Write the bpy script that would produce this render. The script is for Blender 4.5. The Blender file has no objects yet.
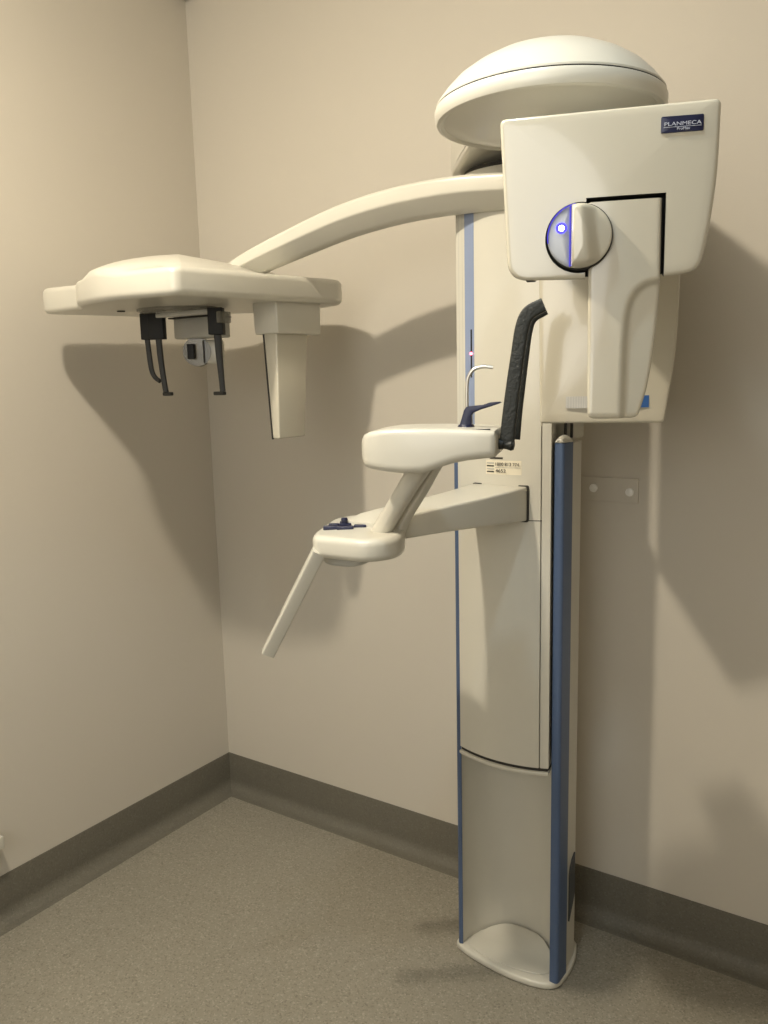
import bpy, bmesh, math, random
from mathutils import Vector, Matrix
random.seed(4)
SC = bpy.context.scene
COL = SC.collection
PI = math.pi

# ------------------------------------------------------------------ materials
def new_mat(name):
    m = bpy.data.materials.new(name); m.use_nodes = True
    nt = m.node_tree
    return m, nt, nt.nodes['Principled BSDF']

def plastic(name, col, rough=0.35, coat=0.0, var=0.02, metallic=0.0, bump=0.0, bscale=400):
    m, nt, b = new_mat(name)
    tc = nt.nodes.new('ShaderNodeTexCoord')
    n = nt.nodes.new('ShaderNodeTexNoise'); n.inputs['Scale'].default_value = 9; n.inputs['Detail'].default_value = 4
    nt.links.new(tc.outputs['Object'], n.inputs['Vector'])
    mx = nt.nodes.new('ShaderNodeMix'); mx.data_type = 'RGBA'
    mx.inputs['A'].default_value = (*[c * (1 - var) for c in col], 1)
    mx.inputs['B'].default_value = (*[min(1, c * (1 + var)) for c in col], 1)
    nt.links.new(n.outputs['Fac'], mx.inputs['Factor'])
    nt.links.new(mx.outputs['Result'], b.inputs['Base Color'])
    b.inputs['Roughness'].default_value = rough
    b.inputs['Metallic'].default_value = metallic
    b.inputs['Coat Weight'].default_value = coat
    b.inputs['Coat Roughness'].default_value = 0.06
    if bump:
        n2 = nt.nodes.new('ShaderNodeTexNoise'); n2.inputs['Scale'].default_value = bscale
        nt.links.new(tc.outputs['Object'], n2.inputs['Vector'])
        bp = nt.nodes.new('ShaderNodeBump'); bp.inputs['Strength'].default_value = bump; bp.inputs['Distance'].default_value = 0.002
        nt.links.new(n2.outputs['Fac'], bp.inputs['Height']); nt.links.new(bp.outputs['Normal'], b.inputs['Normal'])
    return m

def emit(name, col, s):
    m, nt, b = new_mat(name)
    b.inputs['Base Color'].default_value = (*col, 1)
    b.inputs['Emission Color'].default_value = (*col, 1)
    b.inputs['Emission Strength'].default_value = s
    return m

def vinyl(name, base, dark, light, rough):
    m, nt, b = new_mat(name)
    tc = nt.nodes.new('ShaderNodeTexCoord')
    v = nt.nodes.new('ShaderNodeTexVoronoi'); v.inputs['Scale'].default_value = 240
    nt.links.new(tc.outputs['Object'], v.inputs['Vector'])
    r = nt.nodes.new('ShaderNodeValToRGB')
    e = r.color_ramp.elements
    e[0].position = 0.0; e[0].color = (*dark, 1)
    e[1].position = 1.0; e[1].color = (*light, 1)
    x = e.new(0.25); x.color = (*base, 1)
    x = e.new(0.8); x.color = (*base, 1)
    sp = nt.nodes.new('ShaderNodeSeparateColor')
    nt.links.new(v.outputs['Color'], sp.inputs['Color'])
    nt.links.new(sp.outputs['Red'], r.inputs['Fac'])
    n = nt.nodes.new('ShaderNodeTexNoise'); n.inputs['Scale'].default_value = 2.5; n.inputs['Detail'].default_value = 5
    nt.links.new(tc.outputs['Object'], n.inputs['Vector'])
    mr = nt.nodes.new('ShaderNodeMapRange'); mr.inputs['To Min'].default_value = 0.9; mr.inputs['To Max'].default_value = 1.1
    nt.links.new(n.outputs['Fac'], mr.inputs['Value'])
    hs = nt.nodes.new('ShaderNodeHueSaturation')
    nt.links.new(r.outputs['Color'], hs.inputs['Color']); nt.links.new(mr.outputs['Result'], hs.inputs['Value'])
    nt.links.new(hs.outputs['Color'], b.inputs['Base Color'])
    n3 = nt.nodes.new('ShaderNodeTexNoise'); n3.inputs['Scale'].default_value = 300
    nt.links.new(tc.outputs['Object'], n3.inputs['Vector'])
    bp = nt.nodes.new('ShaderNodeBump'); bp.inputs['Strength'].default_value = 0.25; bp.inputs['Distance'].default_value = 0.002
    nt.links.new(n3.outputs['Fac'], bp.inputs['Height']); nt.links.new(bp.outputs['Normal'], b.inputs['Normal'])
    b.inputs['Roughness'].default_value = rough
    return m

def wall_mat(name, col):
    m, nt, b = new_mat(name)
    tc = nt.nodes.new('ShaderNodeTexCoord')
    n = nt.nodes.new('ShaderNodeTexNoise'); n.inputs['Scale'].default_value = 1.6; n.inputs['Detail'].default_value = 6
    nt.links.new(tc.outputs['Object'], n.inputs['Vector'])
    mx = nt.nodes.new('ShaderNodeMix'); mx.data_type = 'RGBA'
    mx.inputs['A'].default_value = (*[c * 0.97 for c in col], 1); mx.inputs['B'].default_value = (*[c * 1.03 for c in col], 1)
    nt.links.new(n.outputs['Fac'], mx.inputs['Factor']); nt.links.new(mx.outputs['Result'], b.inputs['Base Color'])
    n2 = nt.nodes.new('ShaderNodeTexNoise'); n2.inputs['Scale'].default_value = 180; n2.inputs['Detail'].default_value = 3
    nt.links.new(tc.outputs['Object'], n2.inputs['Vector'])
    bp = nt.nodes.new('ShaderNodeBump'); bp.inputs['Strength'].default_value = 0.12; bp.inputs['Distance'].default_value = 0.002
    nt.links.new(n2.outputs['Fac'], bp.inputs['Height']); nt.links.new(bp.outputs['Normal'], b.inputs['Normal'])
    b.inputs['Roughness'].default_value = 0.62
    return m

M_WALL = wall_mat('wall_paint', (0.56, 0.52, 0.45))
M_CEIL = wall_mat('ceiling_paint', (0.72, 0.70, 0.64))
M_FLOOR = vinyl('speckled_vinyl', (0.262, 0.242, 0.195), (0.185, 0.17, 0.135), (0.345, 0.32, 0.265), 0.45)
M_COVE = vinyl('cove_vinyl', (0.128, 0.118, 0.092), (0.108, 0.10, 0.078), (0.155, 0.144, 0.115), 0.6)
M_WHITE = plastic('machine_white', (0.59, 0.57, 0.50), 0.3, 0.15)
M_GLOSS = plastic('glossy_white', (0.56, 0.525, 0.43), 0.2, 0.6)
M_CAP = plastic('bright_cap', (0.85, 0.84, 0.80), 0.35)
M_GREYW = plastic('pale_grey_plastic', (0.46, 0.455, 0.42), 0.35, 0.1)
M_BLUE = plastic('blue_profile', (0.07, 0.11, 0.205), 0.4, 0.1)
M_LBLUE = plastic('light_blue_strip', (0.23, 0.285, 0.43), 0.4, 0.1)
M_NAVY = plastic('navy_plastic', (0.005, 0.008, 0.038), 0.4, 0.05)
M_DARK = plastic('dark_gap', (0.02, 0.018, 0.015), 0.6)
M_BLACK = plastic('black_plastic', (0.006, 0.006, 0.006), 0.6)
M_ROD = plastic('dark_grey_rod', (0.025, 0.025, 0.023), 0.55)
M_RUBBER = plastic('black_grained_rubber', (0.013, 0.015, 0.013), 0.5, 0.0, 0.3, 0, 0.9, 160)
M_STEEL = plastic('brushed_steel', (0.62, 0.60, 0.55), 0.28, 0, 0.05, 1.0)
M_SILVER = plastic('silver_face', (0.36, 0.38, 0.42), 0.3, 0.2, 0.03, 0.1)
M_GRILLE = plastic('charcoal_grille', (0.055, 0.062, 0.07), 0.5)
M_LOGO = plastic('navy_logo_plate', (0.006, 0.009, 0.045), 0.35, 0.0)
M_TXT = plastic('pale_lettering', (0.55, 0.58, 0.68), 0.4)
M_TXTD = plastic('dark_lettering', (0.04, 0.035, 0.03), 0.5)
M_STICK = plastic('sticker_paper', (0.74, 0.69, 0.56), 0.5)
M_FIT = plastic('grey_fitting', (0.14, 0.13, 0.11), 0.5)
M_LEDHALO = emit('blue_led_halo', (0.04, 0.03, 0.95), 2.2)  # halo glow around the status LED, put in as emission
M_LEDC = emit('blue_led_core', (0.55, 0.68, 1.0), 14)
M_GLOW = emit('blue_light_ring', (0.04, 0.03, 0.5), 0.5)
M_LEDR = emit('red_led', (1.0, 0.10, 0.14), 12)

def clear_mat():
    m, nt, b = new_mat('clear_plastic')
    b.inputs['Base Color'].default_value = (0.26, 0.25, 0.21, 1)
    b.inputs['Roughness'].default_value = 0.12
    b.inputs['Alpha'].default_value = 0.55
    return m
M_CLEAR = clear_mat()

def label_mat():
    # dotted grey at the left that turns to a plain blue block at the right
    m, nt, b = new_mat('printed_dot_band')
    tc = nt.nodes.new('ShaderNodeTexCoord')
    v = nt.nodes.new('ShaderNodeTexVoronoi'); v.inputs['Scale'].default_value = 700; v.inputs['Randomness'].default_value = 0.0
    nt.links.new(tc.outputs['Object'], v.inputs['Vector'])
    r = nt.nodes.new('ShaderNodeValToRGB')
    r.color_ramp.elements[0].position = 0.25; r.color_ramp.elements[0].color = (0.36, 0.36, 0.35, 1)
    r.color_ramp.elements[1].position = 0.6; r.color_ramp.elements[1].color = (0.52, 0.51, 0.47, 1)
    nt.links.new(v.outputs['Distance'], r.inputs['Fac']); nt.links.new(r.outputs['Color'], b.inputs['Base Color'])
    b.inputs['Roughness'].default_value = 0.3
    return m
M_DOTS = label_mat()
M_BLUEP = plastic('printed_blue', (0.035, 0.12, 0.36), 0.3)

# ------------------------------------------------------------------ helpers
def smooth(o, ang=35):
    for p in o.data.polygons: p.use_smooth = True
    try:
        o.data.set_sharp_from_angle(angle=math.radians(ang))
    except Exception:
        pass

def link_bm(name, bm, mat, parent=None, sm=True, ang=35):
    bmesh.ops.remove_doubles(bm, verts=bm.verts, dist=1e-6)
    bmesh.ops.recalc_face_normals(bm, faces=bm.faces)
    me = bpy.data.meshes.new(name); bm.to_mesh(me); bm.free()
    o = bpy.data.objects.new(name, me); COL.objects.link(o)
    me.materials.append(mat)
    if sm: smooth(o, ang)
    if parent is not None:
        o.parent = parent
        if parent.type == 'EMPTY': o.location = -parent.location
    return o

def bevel(bm, w, seg=3, ang=30):
    es = [e for e in bm.edges if len(e.link_faces) == 2 and e.calc_face_angle(0) > math.radians(ang)]
    if es: bmesh.ops.bevel(bm, geom=es, offset=w, segments=seg, profile=0.5, affect='EDGES', clamp_overlap=True)

def box_bm(x0, x1, y0, y1, z0, z1, bev=0, seg=3, bm=None, mtx=None):
    b = bmesh.new()
    bmesh.ops.create_cube(b, size=1)
    for v in b.verts:
        v.co = Vector((x0 + (v.co.x + .5) * (x1 - x0), y0 + (v.co.y + .5) * (y1 - y0), z0 + (v.co.z + .5) * (z1 - z0)))
    if bev: bevel(b, bev, seg)
    if mtx is not None: bmesh.ops.transform(b, matrix=mtx, verts=b.verts)
    if bm is None: return b
    return merge(bm, b)

def merge(bm, b):
    me = bpy.data.meshes.new('tmp'); b.to_mesh(me); b.free(); bm.from_mesh(me); bpy.data.meshes.remove(me); return bm

def loft_bm(rings, closed=True, caps=True):
    bm = bmesh.new()
    R = [[bm.verts.new(p) for p in r] for r in rings]
    n = len(R[0])
    for a, b in zip(R[:-1], R[1:]):
        for i in range(n if closed else n - 1):
            j = (i + 1) % n
            bm.faces.new((a[i], a[j], b[j], b[i]))
    if caps and closed:
        bm.faces.new(R[0]); bm.faces.new(list(reversed(R[-1])))
    return bm

def extrude_poly(pts, z0, z1, bev=0, seg=2, mtx=None):
    bm = bmesh.new()
    vs = [bm.verts.new((p[0], p[1], z0)) for p in pts]
    f = bm.faces.new(vs)
    r = bmesh.ops.extrude_face_region(bm, geom=[f])
    for v in r['geom']:
        if isinstance(v, bmesh.types.BMVert): v.co.z = z1
    bmesh.ops.recalc_face_normals(bm, faces=bm.faces)
    if bev:
        es = [e for e in bm.edges if len(e.link_faces) == 2 and abs(e.verts[0].co.z - e.verts[1].co.z) < 1e-6]
        bmesh.ops.bevel(bm, geom=es, offset=bev, segments=seg, profile=0.5, affect='EDGES', clamp_overlap=True)
    if mtx is not None: bmesh.ops.transform(bm, matrix=mtx, verts=bm.verts)
    return bm

def chaikin(pts, n=3, closed=True):
    P = [Vector(p) for p in pts]
    for _ in range(n):
        Q = []
        m = len(P)
        for i in range(m if closed else m - 1):
            a, b = P[i], P[(i + 1) % m]
            Q += [a * .75 + b * .25, a * .25 + b * .75]
        if not closed: Q = [P[0]] + Q + [P[-1]]
        P = Q
    return P

def rounded(pts, rads, seg=6):
    """polygon with each corner rounded by its own radius"""
    out = []
    n = len(pts)
    for i in range(n):
        p = Vector(pts[i]); a = Vector(pts[i - 1]); b = Vector(pts[(i + 1) % n])
        r = rads[i] if hasattr(rads, '__len__') else rads
        if r <= 0: out.append(p); continue
        d1 = (a - p); d2 = (b - p)
        r1 = min(r, d1.length * .49, d2.length * .49)
        s = p + d1.normalized() * r1; e = p + d2.normalized() * r1
        for k in range(seg + 1):
            t = k / seg
            out.append(s * (1 - t) ** 2 + p * 2 * t * (1 - t) + e * t * t)
    return out

def pillow(outline, c, ztop, zbot, er=0.01, rings=14, eseg=5, mtx=None):
    """solid over a star-shaped outline; top and bottom heights are functions; the rim is rounded by er"""
    P = [Vector((p[0], p[1])) for p in outline]; c = Vector(c)
    N = len(P)
    bm = bmesh.new()
    def ring(f, inset, zf, dz):
        vs = []
        for p in P:
            d = (p - c); L = d.length
            q = c + d * f * max(0, (L - inset)) / L
            vs.append(bm.verts.new((q.x, q.y, zf(q.x, q.y) + dz)))
        return vs
    R = []
    tops = [k / rings for k in range(1, rings + 1)]
    ct = bm.verts.new((c.x, c.y, ztop(c.x, c.y))); cb = bm.verts.new((c.x, c.y, zbot(c.x, c.y)))
    for f in tops: R.append(ring(f, er, ztop, 0))
    for k in range(1, eseg + 1):
        t = k / eseg * PI / 2
        R.append(ring(1, er * (1 - math.sin(t)), ztop, -er * (1 - math.cos(t))))
    for k in range(eseg, 0, -1):
        t = k / eseg * PI / 2
        R.append(ring(1, er * (1 - math.sin(t)), zbot, er * (1 - math.cos(t))))
    for f in reversed(tops): R.append(ring(f, er, zbot, 0))
    for i in range(N):
        j = (i + 1) % N
        bm.faces.new((ct, R[0][i], R[0][j])); bm.faces.new((cb, R[-1][j], R[-1][i]))
        for a, b in zip(R[:-1], R[1:]): bm.faces.new((a[i], b[i], b[j], a[j]))
    if mtx is not None: bmesh.ops.transform(bm, matrix=mtx, verts=bm.verts)
    return bm

def lathe(profile, center=(0, 0, 0), axis=(0, 0, 1), seg=64):
    bm = bmesh.new()
    q = Vector((0, 0, 1)).rotation_difference(Vector(axis).normalized()).to_matrix()
    R = []
    for r, z in profile:
        if r < 1e-6: R.append([bm.verts.new(q @ Vector((0, 0, z)) + Vector(center))])
        else: R.append([bm.verts.new(q @ Vector((r * math.cos(2 * PI * k / seg), r * math.sin(2 * PI * k / seg), z)) + Vector(center)) for k in range(seg)])
    for a, b in zip(R[:-1], R[1:]):
        for i in range(seg):
            j = (i + 1) % seg
            if len(a) == 1 and len(b) == 1: continue
            if len(a) == 1: bm.faces.new((a[0], b[i], b[j]))
            elif len(b) == 1: bm.faces.new((a[i], b[0], a[j]))
            else: bm.faces.new((a[i], b[i], b[j], a[j]))
    return bm

def catmull(pts, n=8):
    P = [Vector(p) for p in pts]; P = [P[0] * 2 - P[1]] + P + [P[-1] * 2 - P[-2]]
    out = []
    for i in range(1, len(P) - 2):
        for k in range(n):
            t = k / n
            a, b, c, d = P[i - 1:i + 3]
            out.append(0.5 * ((2 * b) + (c - a) * t + (2 * a - 5 * b + 4 * c - d) * t * t + (3 * b - a - 3 * c + d) * t ** 3))
    out.append(P[-2]); return out

def sweep(path, wh, up=(0, 0, 1), power=4.0, seg=28, nsub=8, shape=None):
    """superellipse section (half width, half height) swept along a smooth path; wh per control point"""
    pts = catmull(path, nsub); W = catmull([(w[0], w[1], 0) for w in wh], nsub)
    rings = []
    for i, p in enumerate(pts):
        t = (pts[min(i + 1, len(pts) - 1)] - pts[max(i - 1, 0)]).normalized()
        s = t.cross(Vector(up)).normalized(); u = s.cross(t).normalized()
        ring = []
        if shape:
            rings.append([p + s * (q[0] * W[i].x) + u * (q[1] * W[i].y) for q in shape]); continue
        for k in range(seg):
            a = 2 * PI * k / seg; ca, sa = math.cos(a), math.sin(a)
            x = math.copysign(abs(ca) ** (2 / power), ca) * W[i].x; y = math.copysign(abs(sa) ** (2 / power), sa) * W[i].y
            ring.append(p + s * x + u * y)
        rings.append(ring)
    return loft_bm(rings)

def boolean_cut(o, cbm):
    me = bpy.data.meshes.new('cut'); bmesh.ops.recalc_face_normals(cbm, faces=cbm.faces); cbm.to_mesh(me); cbm.free()
    me.materials.append(M_DARK)
    c = bpy.data.objects.new('cut', me); COL.objects.link(c)
    md = o.modifiers.new('b', 'BOOLEAN'); md.operation = 'DIFFERENCE'; md.object = c; md.solver = 'EXACT'; md.material_mode = 'TRANSFER'
    p, loc = o.parent, o.location.copy(); o.parent = None; o.location = (0, 0, 0)
    dg = bpy.context.evaluated_depsgraph_get(); dg.update()
    nm = bpy.data.meshes.new_from_object(o.evaluated_get(dg))
    o.modifiers.clear(); o.data = nm; o.parent = p; o.location = loc
    bpy.data.objects.remove(c); bpy.data.meshes.remove(me)
    smooth(o, 30)

def text_bm(s, size, mtx, ext=0.0003, sx=1.0):
    cu = bpy.data.curves.new('t', 'FONT'); cu.body = s; cu.size = size; cu.extrude = ext; cu.align_x = 'CENTER'; cu.align_y = 'CENTER'
    o = bpy.data.objects.new('t', cu); COL.objects.link(o)
    dg = bpy.context.evaluated_depsgraph_get(); dg.update()
    me = bpy.data.meshes.new_from_object(o.evaluated_get(dg))
    bm = bmesh.new(); bm.from_mesh(me); bpy.data.objects.remove(o); bpy.data.meshes.remove(me); bpy.data.curves.remove(cu)
    bmesh.ops.scale(bm, vec=(sx, 1, 1), verts=bm.verts)
    bmesh.ops.transform(bm, matrix=mtx, verts=bm.verts)
    return bm

def struct(o): o['kind'] = 'structure'; return o

# ------------------------------------------------------------------ room
RX, RY, RZ = 3.9, -4.2, 2.90
def slab(name, x0, x1, y0, y1, z0, z1, mat): return struct(link_bm(name, box_bm(x0, x1, y0, y1, z0, z1), mat, sm=False))
slab('floor', -0.1, RX + .1, RY - .1, 0.1, -0.1, 0, M_FLOOR)
slab('ceiling', -0.1, RX + .1, RY - .1, 0.1, RZ, RZ + .1, M_CEIL)
slab('wall_left', -0.1, 0, RY - .1, 0.1, 0, RZ, M_WALL)
slab('wall_back', 0, RX, 0, 0.1, 0, RZ, M_WALL)
slab('wall_right', RX, RX + .1, RY - .1, 0.1, 0, RZ, M_WALL)
slab('wall_front', 0, RX, RY - .1, RY, 0, RZ, M_WALL)
def cove(name, along, L0, L1):
    prof = [(0, 0.15), (0.003, 0.15), (0.0035, 0.148), (0.0035, 0.05)]
    r = 0.045
    for k in range(1, 9):
        a = k / 8 * PI / 2
        prof.append((0.0035 + r - r * math.cos(a), 0.0022 + r - r * math.sin(a)))
    prof += [(0.052, 0.0002), (0, 0.0002)]
    ring = lambda t: [(t, -p[0], p[1]) if along == 'x' else (p[0], t, p[1]) for p in prof]
    return struct(link_bm(name, loft_bm([ring(L0), ring(L1)]), M_COVE, ang=25))
cove('baseboard_back', 'x', 0.0, RX)
cove('baseboard_left', 'y', RY, -0.0)

# ------------------------------------------------------------------ the x-ray unit
root = bpy.data.objects.new('dental_x_ray_unit', None); COL.objects.link(root)
root.location = (1.355, -0.22, 0)
root['label'] = 'white dental x-ray unit with blue column strips, domed head and long side arm'
root['category'] = 'x-ray machine'

# column (fixed U-shaped channel)
arc = [(1.4935, -0.334), (1.486, -0.305), (1.468, -0.262), (1.438, -0.228), (1.40, -0.211), (1.355, -0.204), (1.31, -0.211), (1.275, -0.226), (1.243, -0.258), (1.228, -0.302), (1.2235, -0.334)]
outer = [(1.2115, -0.325), (1.2125, -0.22), (1.24, -0.17), (1.30, -0.155), (1.42, -0.155), (1.465, -0.168), (1.500, -0.205), (1.504, -0.225), (1.504, -0.325)]
column = link_bm('column', extrude_poly(arc[::1] + outer, 0.018, 1.428), M_WHITE, root, ang=28)
mast = link_bm('mast', box_bm(1.245, 1.475, -0.20, -0.118, 1.428, 2.03, 0.008), M_WHITE, root)
foot_pts = chaikin([(1.207, -0.340), (1.25, -0.355), (1.31, -0.367), (1.385, -0.374), (1.45, -0.369), (1.500, -0.352), (1.516, -0.31), (1.513, -0.22), (1.48, -0.13), (1.25, -0.125), (1.21, -0.15), (1.204, -0.24), (1.201, -0.325)], 2)
link_bm('base_plate', extrude_poly(foot_pts, 0.0005, 0.020, 0.006, 3), M_WHITE, column)
# scooped liner of the recess floor
link_bm('recess_floor', pillow(chaikin([(1.226, -0.325), (1.25, -0.262), (1.28, -0.232), (1.32, -0.215), (1.36, -0.211), (1.40, -0.217), (1.435, -0.235), (1.465, -0.27), (1.482, -0.325), (1.42, -0.35), (1.35, -0.355), (1.28, -0.35)], 2),
        (1.355, -0.29), lambda x, y: 0.0235 + 0.02 * max(0, min(1, (y + 0.29) / 0.07)) ** 1.6, lambda x, y: 0.0205, 0.0012), M_WHITE, column)
rp = rounded([(1.4875, -0.318), (1.4865, -0.345), (1.510, -0.347), (1.512, -0.290), (1.505, -0.290), (1.5045, -0.326)], [0, .002, .014, .002, 0, 0])
link_bm('blue_strip', extrude_poly(rp, 0.0205, 1.432), M_BLUE, column)
cp = rounded([(1.488, -0.29), (1.4865, -0.345), (1.510, -0.347), (1.512, -0.290)], [.002, .003, .014, .004])
link_bm('strip_cap', pillow(cp, (1.499, -0.318), lambda x, y: 1.450 - 60 * (x - 1.499) ** 2 - 9 * (y + .318) ** 2, lambda x, y: 1.4325, 0.004, 5, 3), M_WHITE, column)
lp = [(1.2115, -0.275), (1.2115, -0.331), (1.214, -0.338), (1.2185, -0.3405), (1.2265, -0.3375), (1.2265, -0.336), (1.2155, -0.327), (1.2155, -0.275)]
link_bm('blue_strip', extrude_poly(lp, 0.0205, 1.432), M_BLUE, column)
# side grille and skirt on the right flank
g = bmesh.new()
gp = [(-0.262, 0.150), (-0.262, 0.285), (-0.256, 0.305), (-0.244, 0.321), (-0.226, 0.333), (-0.224, 0.215), (-0.236, 0.190)]
link_bm('side_grille', extrude_poly([(p[0], p[1]) for p in gp], 0, 0.004, mtx=Matrix(((0, 0, 1, 1.5035), (1, 0, 0, 0), (0, 1, 0, 0), (0, 0, 0, 1)))), M_GRILLE, column)
g.free()
link_bm('screw', lathe([(0, 0), (.0035, 0), (.0035, .002), (0, .0025)], (1.2235, -0.300, 0.085), (0.95, -0.3, 0), 16), M_DARK, column)
for x, y in ((1.4955, -0.300), (1.500, -0.272)):
    link_bm('lift_cable', lathe([(0, 1.44), (.0035, 1.44), (.0035, 2.0), (0, 2.0)], (x, y, 0), seg=12), M_DARK, column)

# carriage (moving cover)
def cy(x): return -0.357 - 0.026 * (1 - ((x - 1.362) / 0.125) ** 2)
def front_pts(x0, x1, n=24, off=0): return [(x0 + (x1 - x0) * k / n, cy(x0 + (x1 - x0) * k / n) - off) for k in range(n + 1)]
back = [(1.478, -0.325), (1.462, -0.276), (1.436, -0.240), (1.40, -0.223), (1.355, -0.216), (1.31, -0.223), (1.278, -0.238), (1.25, -0.272), (1.236, -0.320)]
carriage = link_bm('carriage', extrude_poly(front_pts(1.2345, 1.462) + [(1.462, -0.345), (1.4645, -0.345)] + front_pts(1.4645, 1.484, 4, -0.001) + back, 0.620, 1.995, 0.002, 2), M_WHITE, root, ang=22)
link_bm('lower_lip', extrude_poly(front_pts(1.234, 1.486, 24, 0.005) + back, 0.602, 0.612, 0.003, 3), M_WHITE, carriage, ang=50)
link_bm('shadow_gap', extrude_poly(front_pts(1.2375, 1.4815, 24, -0.003) + back, 0.612, 0.620), M_DARK, carriage)
link_bm('seam', extrude_poly(front_pts(1.432, 1.4645, 6, 0.0004) + [(1.4645, -0.35), (1.432, -0.35)], 1.2475, 1.2495), M_DARK, carriage)
def patch(name, x0, x1, z0, z1, off, mat, th=0.0006):
    pts = front_pts(x0, x1, 8, off) + [(p[0], p[1] + th) for p in reversed(front_pts(x0, x1, 8, off))]
    return link_bm(name, extrude_poly(pts, z0, z1), mat, carriage)
patch('blue_strip', 1.264, 1.293, 1.450, 1.990, 0.0006, M_LBLUE)
patch('indicator_slot', 1.282, 1.2865, 1.588, 1.702, 0.0011, M_BLACK)
link_bm('indicator_light', lathe([(0, 0), (.0034, .0004), (.003, .0025), (0, .0035)], (1.2842, cy(1.2842) - .0015, 1.645), (0, -1, 0), 16), M_LEDR, carriage)
for x in (1.2435, 1.2555):
    patch('groove', x, x + .0012, 1.450, 1.990, 0.0002, M_GREYW, 0.0004)
patch('service_label', 1.326, 1.418, 1.357, 1.391, 0.0005, M_STICK)
def ctext(s, size, x, z, name, sx=1.0):
    ang = math.atan2(cy(x + .01) - cy(x - .01), .02)
    m = Matrix.Translation((x, cy(x) - 0.0024, z)) @ Matrix.Rotation(ang, 4, 'Z') @ Matrix.Rotation(PI / 2, 4, 'X')
    return link_bm(name, text_bm(s, size, m, 0.0002, sx), M_TXTD, carriage, sm=False)
ctext('1800 813 774', 0.0112, 1.3830, 1.3815, 'lettering')
ctext('4652', 0.0115, 1.3670, 1.3655, 'lettering', 1.2)
for k in range(4): patch('printed_line', 1.329, 1.349, 1.3615 + .007 * k, 1.3645 + .007 * k, 0.0012, M_TXTD if k % 2 == 0 else M_GREYW)
patch('printed_line', 1.351, 1.416, 1.3735, 1.3743, 0.0012, M_GREYW)
patch('printed_line', 1.337, 1.372, 1.394, 1.3985, 0.0008, M_TXTD)

# shoulder carrying the rotating head
O = Vector((1.63, -0.75, 0)); YAW = math.radians(20)
UV = Matrix.Translation(O) @ Matrix.Rotation(YAW, 4, 'Z')            # local x = u, local y = v, z = z
FACE = UV @ Matrix(((1, 0, 0, 0), (0, 0, -1, 0), (0, 1, 0, 0), (0, 0, 0, 1)))   # poly (u, z), thickness towards -v
link_col = lathe([(0, 2.005), (.13, 2.005), (.15, 2.02), (.152, 2.055), (.146, 2.066), (0, 2.068)], (1.345, -0.225, 0), seg=72)
collar = link_bm('swivel_collar', link_col, M_WHITE, root)
link_bm('collar_gap', lathe([(0, 2.068), (.138, 2.068), (.138, 2.077), (0, 2.077)], (1.345, -0.225, 0), seg=72), M_DARK, collar)
a = Vector((1.345, -0.22)); b = Vector((1.59, -0.66)); d = (b - a).normalized(); nrm = Vector((-d.y, d.x))
outl = []
for k in range(25):
    t = -PI / 2 + PI * k / 24
    outl.append(b + d * 0.09 * math.cos(t) + nrm * 0.09 * math.sin(t))
for k in range(25):
    t = PI / 2 + PI * k / 24
    outl.append(a + d * 0.172 * math.cos(t) + nrm * 0.172 * math.sin(t))
def sz(x, y):
    t = max(0, min(1, (Vector((x, y)) - a).dot(d) / (b - a).length)); return t
shoulder = link_bm('shoulder', pillow(outl, (a + b) / 2, lambda x, y: 2.175 - 0.065 * sz(x, y) ** 1.2, lambda x, y: 2.0775 + 0.045 * min(1, sz(x, y) * 2.6) ** 1.5 - .06 * max(0, sz(x, y) - .5), 0.012, 12, 5), M_WHITE, root)
# dome
dome_c = UV @ Vector((0.006, 0, 0.014))
dome = link_bm('dome_cover', lathe([(0, 2.128), (.04, 2.126), (.075, 2.119), (.105, 2.109), (.135, 2.094), (.16, 2.077), (.178, 2.059), (.190, 2.044), (.193, 2.040), (.193, 2.037), (0, 2.037)], (dome_c.x, dome_c.y, dome_c.z), seg=96), M_WHITE, root)
link_bm('seam', lathe([(0, 2.0345), (.192, 2.0345), (.192, 2.0372), (0, 2.0372)], (dome_c.x, dome_c.y, dome_c.z), seg=96), M_DARK, dome)
link_bm('lower_shell', lathe([(0, 2.0345), (.194, 2.0345), (.196, 2.030), (.1955, 2.018), (.192, 2.011), (.186, 2.009), (.18, 2.013), (.14, 2.004), (.10, 1.998), (0, 1.996)], (dome_c.x, dome_c.y, dome_c.z), seg=96), M_WHITE, dome)
bb = box_bm(0.0, 0.19, -0.24, 0.30, 1.82, 1.915, 0.02, 5)
merge(bb, lathe([(0, 1.90), (.085, 1.90), (.085, 2.018), (0, 2.018)], (0.07, 0.12, 0), seg=48))
bmesh.ops.transform(bb, matrix=UV, verts=bb.verts)
beam = link_bm('c_arm_beam', bb, M_WHITE, root)

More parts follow.
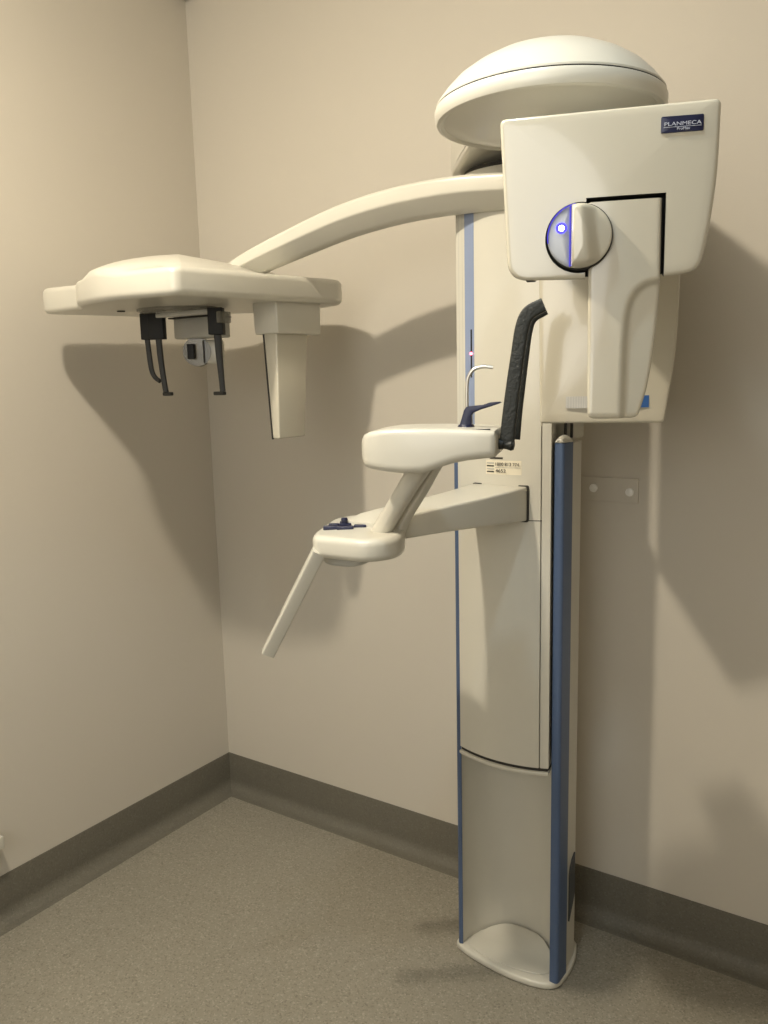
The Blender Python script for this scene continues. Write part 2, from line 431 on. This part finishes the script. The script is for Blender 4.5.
# sensor head (near box)
bo = rounded([(-0.034, 1.919), (-0.023, 1.716), (0.172, 1.7115), (0.214, 1.717), (0.223, 1.76), (0.2315, 1.83), (0.2325, 1.919)], [.008, .026, .02, .016, .04, .05, .008], 8)
cx, cz = 0.1, 1.815
VF = 0.42
def bulge(x, z): return VF + 0.006 * (1 - ((x - cx) / .13) ** 2) - 0.004
hb = pillow(bo, (cx, cz), bulge, lambda x, z: 0.22, 0.007, 14, 5)
for q in hb.verts:                       # the underside rises towards the back
    if q.co.y < 1.78: q.co.y += 0.22 * (VF - q.co.z) * (1.78 - q.co.y) / .07
bmesh.ops.transform(hb, matrix=FACE, verts=hb.verts)
head = link_bm('sensor_head', hb, M_GLOSS, root)
boolean_cut(head, box_bm(0.0755, 0.1715, -0.5, -0.385, 1.69, 1.8135, mtx=UV))
boolean_cut(head, lathe([(0, 0), (.0435, 0), (.0435, .12), (0, .12)], UV @ Vector((0.0685, -0.398, 1.766)), UV.to_3x3() @ Vector((0, -1, 0)), 64))
# removable sensor tongue
zs = [1.8085, 1.8075, 1.80, 1.78, 1.76, 1.74] + [1.73 - .0025 * k for k in range(28)] + [1.65, 1.63, 1.61, 1.59, 1.57, 1.555, 1.545, 1.5405, 1.538, 1.5365]
def interp(z, tab):
    tab = sorted(tab)
    if z <= tab[0][0]: return tab[0][1]
    for (a0, b0), (a1, b1) in zip(tab[:-1], tab[1:]):
        if z <= a1: return b0 + (b1 - b0) * (z - a0) / (a1 - a0)
    return tab[-1][1]
Lf = [(1.5365, .088), (1.538, .0845), (1.5405, .0825), (1.546, .081), (1.70, .0795), (1.8075, .0787), (1.8085, .0800)]
Rf = [(1.5365, .1385), (1.538, .1425), (1.5405, .1455), (1.545, .1475), (1.57, .1545), (1.60, .160), (1.65, .165), (1.70, .1678), (1.8075, .1668), (1.8085, .1655)]
CR = catmull([(.1205, 1.50, 0), (.1210, 1.60, 0), (.1225, 1.65, 0), (.1265, 1.68, 0), (.1350, 1.698, 0), (.1480, 1.7085, 0), (.1640, 1.7125, 0), (.20, 1.7140, 0)], 6)
def crease(u, z):
    best, sg = 9, 1
    for p, q in zip(CR[:-1], CR[1:]):
        e = q - p; w = Vector((u, z, 0)) - p; t = max(0, min(1, w.dot(e) / e.dot(e))); dd = (w - e * t).length
        if dd < best: best, sg = dd, (1 if e.x * w.y - e.y * w.x < 0 else -1)
    return best * sg
rings = []
for z in zs:
    l, r = interp(z, Lf), interp(z, Rf)
    ins = 0.004 if z < 1.538 or z > 1.808 else (0.0015 if z < 1.5405 else 0)
    ring = []
    for k in range(33):
        u = l + (r - l) * k / 32
        e = min(u - l, r - u); ro = 0.004
        rnd = ro - math.sqrt(max(0, ro * ro - max(0, ro - e) ** 2))
        s = max(0, min(1, crease(u, z) / 0.010)); s = s * s * (3 - 2 * s)
        dep = bulge(u, 1.8) + 0.0015 - rnd - ins - 0.011 * s
        ring.append(UV @ Vector((u, -dep, z)))
    ring += [UV @ Vector((r - 0.002, -0.39, z)), UV @ Vector((l + 0.002, -0.39, z))]
    rings.append(ring)
sensor = link_bm('sensor', loft_bm(rings), M_GLOSS, head, ang=50)
# knob
kc = UV @ Vector((0.0685, 0, 1.766)); AX = UV.to_3x3() @ Vector((0, -1, 0))
def kpos(v): return UV @ Vector((0.0685, -v, 1.766))
knob = link_bm('knob_base', lathe([(0, -.020), (.0405, -.020), (.0405, .0035), (.0395, .005), (0, .005)], kpos(0.427), AX, 64), M_BLACK, head)
def seg_poly(x0, x1, R, n=40):
    pts = []
    for k in range(n + 1):
        t = math.acos(max(-1, min(1, x0 / R))) * (1 - 2 * k / n) if x1 is None else 0
    return pts
R_ = 0.0392; xs = -0.0105
# left silver face
th = math.acos(xs / R_)
pl = [(R_ * math.cos(th + (2 * PI - 2 * th) * k / 40), R_ * math.sin(th + (2 * PI - 2 * th) * k / 40)) for k in range(41)]
pl = [(p[0] * 1.0 - 0.0008, p[1]) for p in pl]
def KF(v): return UV @ Matrix.Translation((0.0685, -v, 1.766)) @ Matrix(((1, 0, 0, 0), (0, 0, -1, 0), (0, 1, 0, 0), (0, 0, 0, 1)))
link_bm('knob_face', pillow(pl, (-0.024, 0), lambda x, z: 0.0065 - 2.2 * (x * x + z * z), lambda x, z: 0, 0.0015, 8, 3, mtx=KF(0.430)), M_SILVER, head)
pr = [(R_ * math.cos(th - 2 * th * k / 48), R_ * math.sin(th - 2 * th * k / 48)) for k in range(49)]
def grip(x, z):
    e = max(0, 1 - (x * x + z * z) / (R_ * R_))
    # ridge whose crest leans: high next to the straight side, scooped to the right
    w = 0.010 + 0.010 * (0.5 - z / (2 * R_))
    f = max(0, min(1, 1 - (x - xs - w) / 0.020)); f = f * f * (3 - 2 * f)
    return 0.006 + 0.004 * e + 0.016 * f * min(1, e * 3 + .25)
link_bm('knob_grip', pillow(pr, (0.012, 0), grip, lambda x, z: 0, 0.0022, 14, 4, mtx=KF(0.430)), M_GLOSS, head, ang=60)
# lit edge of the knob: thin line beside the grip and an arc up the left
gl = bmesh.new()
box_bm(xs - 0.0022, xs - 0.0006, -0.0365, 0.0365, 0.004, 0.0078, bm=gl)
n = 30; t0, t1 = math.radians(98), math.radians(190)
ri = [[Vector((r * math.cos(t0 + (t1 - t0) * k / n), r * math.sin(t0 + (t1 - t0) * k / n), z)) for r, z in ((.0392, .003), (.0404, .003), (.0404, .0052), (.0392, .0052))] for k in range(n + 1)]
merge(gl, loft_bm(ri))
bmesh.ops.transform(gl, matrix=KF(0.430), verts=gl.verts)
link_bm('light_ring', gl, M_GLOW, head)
led = bmesh.new(); bmesh.ops.create_uvsphere(led, u_segments=20, v_segments=12, radius=0.0042)
bmesh.ops.transform(led, matrix=KF(0.4345) @ Matrix.Translation((-0.0225, 0.0105, 0)), verts=led.verts)
link_bm('status_light', led, M_LEDC, head)
link_bm('led_halo', lathe([(0, 0), (.0068, 0), (.0066, .0009), (0, .0009)], UV @ Vector((0.0685 - .0228, -0.4357, 1.7768)), AX, 24), M_LEDHALO, head)  # emissive disc standing in for the blue halo around the LED
# logo plate
lp2 = rounded([(0.163, 1.8825), (0.2125, 1.8825), (0.2125, 1.9015), (0.163, 1.9015)], .0018, 4)
logo = link_bm('logo_plate', pillow(lp2, (0.188, 1.892), lambda x, z: bulge(x, z) + 0.0016, lambda x, z: bulge(x, z) - 0.002, 0.0008, 2, 2, mtx=FACE), M_LOGO, head)
def ltext(s, size, u, z, sx):
    m = UV @ Matrix.Translation((u, -(bulge(u, z) + 0.0021), z)) @ Matrix.Rotation(math.atan2(-(bulge(u + .01, z) - bulge(u - .01, z)), .02), 4, 'Z') @ Matrix.Rotation(PI / 2, 4, 'X')
    link_bm('lettering', text_bm(s, size, m, 0.0003, sx), M_TXT, head, sm=False)
ltext('PLANMECA', 0.0060, 0.188, 1.8920, 1.42)
ltext('ProMax', 0.0044, 0.189, 1.8862, 1.1)
for k in range(6): link_bm('printed_line', box_bm(0.166 + .0073 * k, 0.1733 + .0073 * k, -(bulge(.1697 + .0073 * k, 1.89) + 0.0020), -(bulge(.1697 + .0073 * k, 1.89) + 0.001), 1.8884, 1.8889, mtx=UV), M_TXT, head)
link_bm('release_catch', box_bm(0.0, 0.012, -0.412, -0.396, 1.7165, 1.722, 0.001, mtx=UV), M_DARK, head)

# tube head (far box)
to = rounded([(-0.022, 1.965), (-0.016, 1.4935), (0.2265, 1.4925), (0.2460, 1.63), (0.2520, 1.965)], [.02, .006, .006, .06, .02], 6)
tc_, tz_ = 0.11, 1.72
tube = link_bm('tube_head', pillow(to, (tc_, tz_), lambda x, z: -0.18 + 0.010 * (1 - ((x - tc_) / .13) ** 2) - .006, lambda x, z: -0.385, 0.006, 16, 4, mtx=FACE), M_GLOSS, root)
def tface(x): return -0.18 + 0.010 * (1 - ((x - tc_) / .13) ** 2) - .006
def tpatch(name, u0, u1, z0, z1, mat):
    n = 8; f = [(u0 + (u1 - u0) * k / n) for k in range(n + 1)]
    pts = [(u, tface(u) + .0006) for u in f] + [(u, tface(u) - .001) for u in reversed(f)]
    m = UV @ Matrix(((1, 0, 0, 0), (0, -1, 0, 0), (0, 0, 1, 0), (0, 0, 0, 1)))
    link_bm(name, extrude_poly(pts, z0, z1, mtx=m), mat, tube)
tpatch('dotted_band', 0.036, 0.135, 1.524, 1.5475, M_DOTS)
tpatch('blue_band', 0.135, 0.1965, 1.524, 1.5475, M_BLUEP)

# long side arm to the skull-imaging head
arm = link_bm('side_arm', sweep([(1.46, -0.375, 1.992), (1.36, -0.38, 2.000), (1.245, -0.395, 2.004), (1.105, -0.405, 1.998), (0.96, -0.415, 1.978), (0.82, -0.43, 1.943), (0.68, -0.447, 1.902), (0.545, -0.46, 1.852)],
    [(0.060, 0.036), (0.060, 0.037), (0.058, 0.038), (0.056, 0.038), (0.054, 0.037), (0.053, 0.034), (0.052, 0.029), (0.05, 0.022)], shape=rounded([(-1, -.02), (-1, 1), (1, 1), (1, -.02), (.25, -1.0), (-.25, -1.0)], [.10, .3, .3, .10, .25, .25], 6)), M_WHITE, root, ang=40)

# skull-imaging head plate with dome bump
co = rounded([(0.795, -0.850), (0.797, -0.210), (0.66, -0.150), (0.46, -0.150), (0.36, -0.22), (0.122, -0.25), (0.119, -0.745), (0.325, -0.755), (0.395, -0.825), (0.54, -0.872), (0.66, -0.875)], [.022, .05, .06, .05, .06, .05, .05, .03, .06, .10, .06], 8)
def ceph_top(x, y):
    ex = max(0, 0.55 - x) / 0.19 + max(0, x - 0.55) / 0.27
    r = math.hypot(ex, (y + 0.59) / 0.29)
    bmp = 0.060 * max(0, 1 - r * r) ** 0.75
    return 1.852 + 0.003 * max(0, min(1, (.32 - x) / .1)) * (y < -.4) + 0.016 * max(0, min(1, (y + .85) / .6)) + bmp
def ceph_bot(x, y): return 1.800 - 0.013 * max(0, min(1, (-y - 0.25) / 0.6))
ceph = link_bm('imaging_head', pillow(co, (0.47, -0.54), ceph_top, ceph_bot, 0.016, 26, 5), M_WHITE, root, ang=60)
# collimator holder + tapered blade at the near right end
def taper_box(x0, x1, y0, y1, z1, X0, X1, Y0, Y1, z0, bev):
    bm = loft_bm([[(x0, y0, z1), (x1, y0, z1), (x1, y1, z1), (x0, y1, z1)], [(X0, Y0, z0), (X1, Y0, z0), (X1, Y1, z0), (X0, Y1, z0)]])
    bmesh.ops.recalc_face_normals(bm, faces=bm.faces); bevel(bm, bev, 3); return bm
link_bm('blade_holder', taper_box(0.69, 0.775, -0.492, -0.305, 1.803, 0.693, 0.775, -0.489, -0.307, 1.714, .004), M_WHITE, ceph)
link_bm('collimator_blade', taper_box(0.715, 0.762, -0.480, -0.352, 1.716, 0.733, 0.758, -0.482, -0.372, 1.436, .004), M_GLOSS, ceph)
link_bm('blade_edge', taper_box(0.7135, 0.718, -0.482, -0.476, 1.716, 0.731, 0.736, -0.484, -0.478, 1.434, .0015), M_DARK, ceph)
# rotating skull holder below the centre
link_bm('holder_disc', lathe([(0, 1.794), (.11, 1.794), (.11, 1.785), (.105, 1.783), (0, 1.783)], (0.47, -0.55, 0), seg=64), M_CLEAR, ceph)
link_bm('slide_rail', box_bm(0.36, 0.60, -0.56, -0.54, 1.772, 1.784, .002), M_GREYW, ceph)
link_bm('grey_housing', box_bm(0.335, 0.49, -0.45, -0.37, 1.718, 1.790, .006), M_GREYW, ceph)
link_bm('housing_lid', box_bm(0.332, 0.492, -0.465, -0.366, 1.775, 1.779, .001), M_DARK, ceph)
def rod(name, pts, wh, mat, par): return link_bm(name, sweep(pts, wh, up=(0.56, -0.83, 0.01), power=5, seg=16, nsub=5), mat, par, ang=45)
ears = [((0.375, -0.585), +1), ((0.605, -0.520), -1)]
e1 = link_bm('ear_post_holder', box_bm(-.022, .022, -.016, .016, 1.714, 1.786, .002, mtx=Matrix.Translation((0.378, -0.548, 0)) @ Matrix.Rotation(.55, 4, 'Z')), M_BLACK, ceph)
e2 = link_bm('ear_post_holder', box_bm(-.020, .020, -.016, .016, 1.716, 1.786, .002, mtx=Matrix.Translation((0.616, -0.552, 0)) @ Matrix.Rotation(.55, 4, 'Z')), M_BLACK, ceph)
e3 = link_bm('nose_post_holder', box_bm(-.020, .020, -.016, .016, 1.714, 1.786, .002, mtx=Matrix.Translation((0.352, -0.555, 0)) @ Matrix.Rotation(.55, 4, 'Z')), M_BLACK, ceph)
rod('ear_post', [(0.386, -0.552, 1.716), (0.389, -0.552, 1.66), (0.396, -0.552, 1.60), (0.402, -0.552, 1.566)], [(.0085, .006), (.008, .006), (.0075, .005), (.0075, .005)], M_ROD, ceph)
link_bm('ear_tip', box_bm(0.393, 0.426, -0.559, -0.545, 1.556, 1.566, .003), M_ROD, ceph)
rod('ear_post', [(0.616, -0.55, 1.718), (0.618, -0.55, 1.66), (0.6215, -0.55, 1.60), (0.6235, -0.55, 1.566)], [(.010, .006), (.009, .006), (.0075, .005), (.0075, .005)], M_ROD, ceph)
link_bm('ear_tip', box_bm(0.593, 0.631, -0.557, -0.543, 1.556, 1.566, .003), M_ROD, ceph)
rod('nose_post', [(0.350, -0.562, 1.716), (0.356, -0.562, 1.65), (0.362, -0.562, 1.622), (0.370, -0.558, 1.606), (0.385, -0.556, 1.597)], [(.007, .005), (.007, .005), (.0065, .005), (.006, .005), (.006, .005)], M_ROD, ceph)
link_bm('clear_guard', box_bm(0.638, 0.650, -0.575, -0.53, 1.745, 1.775, .003), M_CLEAR, ceph)
link_bm('round_marker', lathe([(0, 0), (.040, 0), (.044, .006), (.042, .022), (0, .022)], (0.400, -0.415, 1.680), (0.50, -0.86, 0), 40), M_CLEAR, ceph)
link_bm('marker_core', box_bm(-.010, .010, -.012, .012, -.022, .022, .002, mtx=Matrix.Translation((0.402, -0.446, 1.680)) @ Matrix.Rotation(.55, 4, 'Z')), M_BLACK, ceph)
link_bm('marker_mount', box_bm(-.028, .028, -.014, .014, -.036, .034, .010, mtx=Matrix.Translation((0.445, -0.395, 1.680)) @ Matrix.Rotation(.55, 4, 'Z')), M_WHITE, ceph)
link_bm('marker_band', box_bm(-.002, .002, -.016, .016, -.034, .032, .001, mtx=Matrix.Translation((0.423, -0.413, 1.680)) @ Matrix.Rotation(.55, 4, 'Z')), M_DARK, ceph)
link_bm('set_screw', lathe([(0, 0), (.011, 0), (.011, .004), (0, .005)], (0.33, -0.63, 1.793), (0, 0, -1), 20), M_BLACK, ceph)

# patient support arm out of the carriage
def arm_ring(xn, xf, y, z0, z1, r=.006):
    pts = rounded([(xf, z0), (xn, z0), (xn, z1), (xf, z1)], r, 3)
    return [(p.x, y, p.y) for p in pts]
sarm = link_bm('support_arm', loft_bm([arm_ring(1.434, 1.29, -0.352, 1.246, 1.331), arm_ring(1.431, 1.287, -0.40, 1.249, 1.330), arm_ring(1.422, 1.285, -0.46, 1.253, 1.328), arm_ring(1.405, 1.278, -0.54, 1.258, 1.325), arm_ring(1.384, 1.265, -0.62, 1.262, 1.322), arm_ring(1.36, 1.245, -0.70, 1.264, 1.318), arm_ring(1.335, 1.225, -0.77, 1.264, 1.312), arm_ring(1.31, 1.21, -0.81, 1.264, 1.30)]), M_WHITE, root, ang=40)
sg = loft_bm([arm_ring(1.4362, 1.2880, -0.352, 1.2445, 1.3330), arm_ring(1.4362, 1.2880, -0.3790, 1.2445, 1.3330)])
link_bm('socket_gap', sg, M_DARK, sarm)
# lower plate
po = rounded([(1.190, -0.885), (1.215, -0.92), (1.345, -0.915), (1.378, -0.85), (1.345, -0.77), (1.25, -0.70), (1.14, -0.66), (1.125, -0.73)], [.03, .04, .05, .05, .05, .06, .05, .05], 6)
plate = link_bm('control_plate', pillow(po, (1.25, -0.80), lambda x, y: 1.288 + 0.004 * max(0, 1 - ((x - 1.28) ** 2 + (y + .79) ** 2) / .012), lambda x, y: 1.2425, 0.014, 10, 5), M_WHITE, root, ang=60)
uo = rounded([(1.185, -0.87), (1.30, -0.87), (1.28, -0.78), (1.17, -0.77)], .035, 6)
link_bm('under_pan', pillow(uo, (1.235, -0.82), lambda x, y: 1.2428, lambda x, y: 1.216 + .25 * (x - 1.235) ** 2 * 10, 0.008, 6, 4), M_GREYW, plate)
pad = bmesh.new()
for (x, y, w, dd, rz) in ((1.210, -0.852, .030, .012, .5), (1.200, -0.828, .022, .010, .5), (1.240, -0.842, .034, .012, .5), (1.222, -0.812, .032, .012, .8), (1.258, -0.815, .026, .010, .5), (1.228, -0.780, .030, .011, .8), (1.205, -0.795, .022, .010, .8), (1.262, -0.792, .016, .009, .4)):
    box_bm(-w / 2, w / 2, -dd / 2, dd / 2, 1.288, 1.2970, .002, bm=pad, mtx=Matrix.Translation((x, y, 0)) @ Matrix.Rotation(rz, 4, 'Z'))
link_bm('control_keys', pad, M_NAVY, plate)
link_bm('joystick', lathe([(0, 1.289), (.007, 1.289), (.006, 1.30), (.0075, 1.304), (.006, 1.308), (0, 1.309)], (1.218, -0.815, 0), seg=24), M_NAVY, plate)
def handle(dx, dy, dz, s):
    p = [(1.226 + dx - .0335 * k, -0.912 - .0045 * k + dy, 1.256 - .0575 * k + dz) for k in range(5)]
    if s < 1: p = p[:4]
    return link_bm('grab_handle', sweep(p, [(.0138, .0110)] * len(p), up=(0.75, -.62, .2), power=7, seg=24, nsub=6), M_WHITE, plate, ang=50)
handle(0, 0, 0, 1)
handle(-0.070, 0.10, -0.006, 0.8)
# strut between plate and chin block
link_bm('strut', sweep([(1.305, -0.82, 1.272), (1.335, -0.825, 1.315), (1.382, -0.835, 1.375), (1.428, -0.845, 1.432)], [(.020, .021), (.0180, .019), (.0180, .019), (.020, .021)], up=(0, -1, 0), power=2.4, nsub=6), M_WHITE, root)
link_bm('strut_cover', sweep([(1.323, -0.775, 1.272), (1.350, -0.785, 1.315), (1.396, -0.795, 1.375), (1.438, -0.805, 1.432)], [(.010, .016)] * 4, up=(0, -1, 0), power=4, nsub=6), M_WHITE, root)

# chin block, lofted along x
secs = [  # x, y0(front), y1(back), z0, z1
    (1.3225, -0.870, -0.815, 1.453, 1.474), (1.3265, -0.890, -0.795, 1.442, 1.485), (1.335, -0.903, -0.785, 1.433, 1.493), (1.352, -0.914, -0.775, 1.429, 1.499),
    (1.385, -0.921, -0.768, 1.425, 1.503), (1.42, -0.924, -0.765, 1.423, 1.504), (1.46, -0.925, -0.765, 1.424, 1.504), (1.49, -0.925, -0.765, 1.433, 1.504),
    (1.52, -0.925, -0.766, 1.442, 1.503), (1.55, -0.924, -0.768, 1.447, 1.502), (1.592, -0.922, -0.77, 1.451, 1.500), (1.601, -0.920, -0.772, 1.452, 1.499), (1.6045, -0.914, -0.778, 1.457, 1.494)]
rings = []
for (x, y0, y1, z0, z1) in secs:
    p = rounded([(y0, z0), (y1, z0), (y1, z1), (y0, z1)], [.016, .016, .012, .012], 5)
    rings.append([(x, q.x, q.y) for q in p])
BT = Matrix.Translation((1.46, -0.88, 0)) @ Matrix.Rotation(YAW, 4, 'Z') @ Matrix.Diagonal((.9, 1, 1, 1)) @ Matrix.Translation((-1.46, 0.88, 0))
def turned(bm): bmesh.ops.transform(bm, matrix=BT, verts=bm.verts); return bm
block = link_bm('chin_table', turned(loft_bm(rings)), M_WHITE, root, ang=50)
link_bm('light_slot', turned(box_bm(1.555, 1.592, -0.908, -0.900, 1.4980, 1.5018, .0005)), M_BLACK, block)
link_bm('rear_shelf', turned(box_bm(1.50, 1.588, -0.768, -0.72, 1.480, 1.496, .004)), M_GREYW, block)
# chin rest: navy post with a beak
cr = [(1.502, 1.5035), (1.507, 1.508), (1.515, 1.543), (1.519, 1.551), (1.528, 1.553), (1.548, 1.555), (1.562, 1.561), (1.580, 1.5625), (1.583, 1.5595), (1.566, 1.552), (1.548, 1.545), (1.533, 1.537), (1.5285, 1.530), (1.529, 1.5035)]
mt = Matrix(((1, 0, 0, 0), (0, 0, 1, 0), (0, 1, 0, 0), (0, 0, 0, 1)))
cr = [(1.515 + (p[0] - 1.515) * 1.10 + .018, 1.5035 + (p[1] - 1.5035) * .74) for p in cr]
link_bm('chin_rest', turned(extrude_poly(cr, -0.860, -0.841, .002, 2, mtx=mt)), M_NAVY, block)
link_bm('chin_rest_collar', turned(lathe([(0, 1.5025), (.017, 1.5025), (.015, 1.5065), (0, 1.5065)], (1.536, -0.85, 0), seg=32)), M_NAVY, block)
link_bm('bite_fork', turned(sweep([(1.538, -0.85, 1.53), (1.538, -0.85, 1.565), (1.540, -0.85, 1.589), (1.550, -0.85, 1.604), (1.568, -0.85, 1.610), (1.590, -0.85, 1.608)], [(.0035, .0026)] * 5 + [(.003, .0016)], up=(0, -1, 0), power=2, seg=14)), M_STEEL, block)
# temple supports
def blade(dy, dx, zb, dx2=0):
    pts = [(1.620, zb), (1.6255, zb + .05), (1.634, 1.58), (1.642, 1.63), (1.650, 1.675), (1.662, 1.699), (1.691, 1.713)]
    return sweep([(p[0] + dx - dx2 * k / 6, -0.87 + dy, p[1]) for k, p in enumerate(pts)], [(.0145, .008), (.0145, .008), (.014, .008), (.0135, .008), (.0135, .008), (.013, .008), (.012, .007)], up=(0, -1, 0), power=5, seg=20, nsub=8)
link_bm('temple_support', turned(blade(0, 0, 1.468)), M_RUBBER, block, ang=50)
link_bm('temple_support', turned(blade(0.09, 0.004, 1.474, 0.006)), M_RUBBER, block, ang=50)
link_bm('pivot', turned(lathe([(0, 0), (.010, 0), (.010, .012), (.0085, .014), (.0085, .020), (.0105, .028), (.0085, .034), (0, .036)], (1.601, -0.87, 1.473), (1, 0, -0.1), 24)), M_RUBBER, block)

# ------------------------------------------------------------------ small things on the walls
bp = link_bm('mounting_plate', box_bm(1.425, 1.583, -0.006, -0.0002, 1.247, 1.312, .0015), M_WALL)
bp['label'] = 'small painted mounting plate with two round screw caps on the wall beside the column'
bp['category'] = 'bracket'
for x, z in ((1.461, 1.282), (1.560, 1.276)):
    link_bm('screw_cap', lathe([(0, 0), (.0115, 0), (.0105, .004), (.006, .0058), (0, .0062)], (x, -0.006, z), (0, -1, 0), 32), M_CAP, bp)
s = link_bm('wall_socket', box_bm(0.0005, 0.052, -1.10, -0.966, 0.262, 0.300, .002), M_WHITE)
s['label'] = 'white plastic box low on the left wall at the photo edge'; s['category'] = 'wall box'
f = link_bm('ceiling_fitting', lathe([(0, -.038), (.02, -.036), (.032, -.026), (.036, -.012), (.036, -.0003), (0, -.0003)], (0.040, -0.045, RZ), seg=32), M_FIT)
f['label'] = 'small round dark fitting on the ceiling above the corner'; f['category'] = 'ceiling fitting'

# ------------------------------------------------------------------ lights
def light(name, loc, size, power, col, typ='AREA'):
    l = bpy.data.lights.new(name, typ); l.energy = power; l.color = col
    if typ == 'AREA': l.shape = 'DISK'; l.size = size
    else: l.shadow_soft_size = size
    o = bpy.data.objects.new(name, l); o.location = loc; COL.objects.link(o); return o
# each fitting: a bare glow in all directions plus its stronger downward beam
light('ceiling_lamp', (1.01, -1.66, 2.84), 0.045, 40, (1.0, 0.895, 0.72), 'POINT')
light('ceiling_lamp_beam', (1.01, -1.66, 2.835), 0.09, 26, (1.0, 0.895, 0.72))
sp = bpy.data.lights.new('ceiling_downlight', 'SPOT'); sp.energy = 28; sp.color = (0.72, 0.89, 1.0); sp.shadow_soft_size = 0.05; sp.spot_size = math.radians(104); sp.spot_blend = 0.35
so = bpy.data.objects.new('ceiling_downlight', sp); so.location = (1.72, -1.50, 2.84); COL.objects.link(so)
dl = light('added_fill_light', (2.0, -3.9, 2.1), 1.8, 29, (0.98, 0.97, 0.92))  # broad fill added behind the camera to lift the shadows; no doorway there
dl.rotation_euler = (Vector((0.9, 0, 1.2)) - Vector((2.0, -3.9, 2.1))).to_track_quat('-Z', 'Y').to_euler()
w = bpy.data.worlds.new('World'); SC.world = w; w.use_nodes = True
w.node_tree.nodes['Background'].inputs[0].default_value = (0.8, 0.85, 1, 1); w.node_tree.nodes['Background'].inputs[1].default_value = 0.0

# ------------------------------------------------------------------ camera
cam = bpy.data.cameras.new('Camera'); co_ = bpy.data.objects.new('Camera', cam); COL.objects.link(co_)
R3 = Matrix(((0.82937683, -0.07193199, 0.55403959), (0.55817386, 0.14928565, -0.81618364), (-0.02400044, 0.98617422, 0.16396461)))
co_.matrix_world = Matrix.Translation((2.23886805, -2.1711758, 1.6)) @ R3.to_4x4()
cam.sensor_fit = 'VERTICAL'; cam.sensor_height = 36; cam.sensor_width = 27; cam.lens = 825.65 * 36 / 1024
cam.clip_start = 0.02
SC.camera = co_
vs = SC.view_settings
vs.view_transform = 'Standard'; vs.look = 'None'; vs.gamma = 1; vs.use_curve_mapping = False; vs.exposure = 0.0
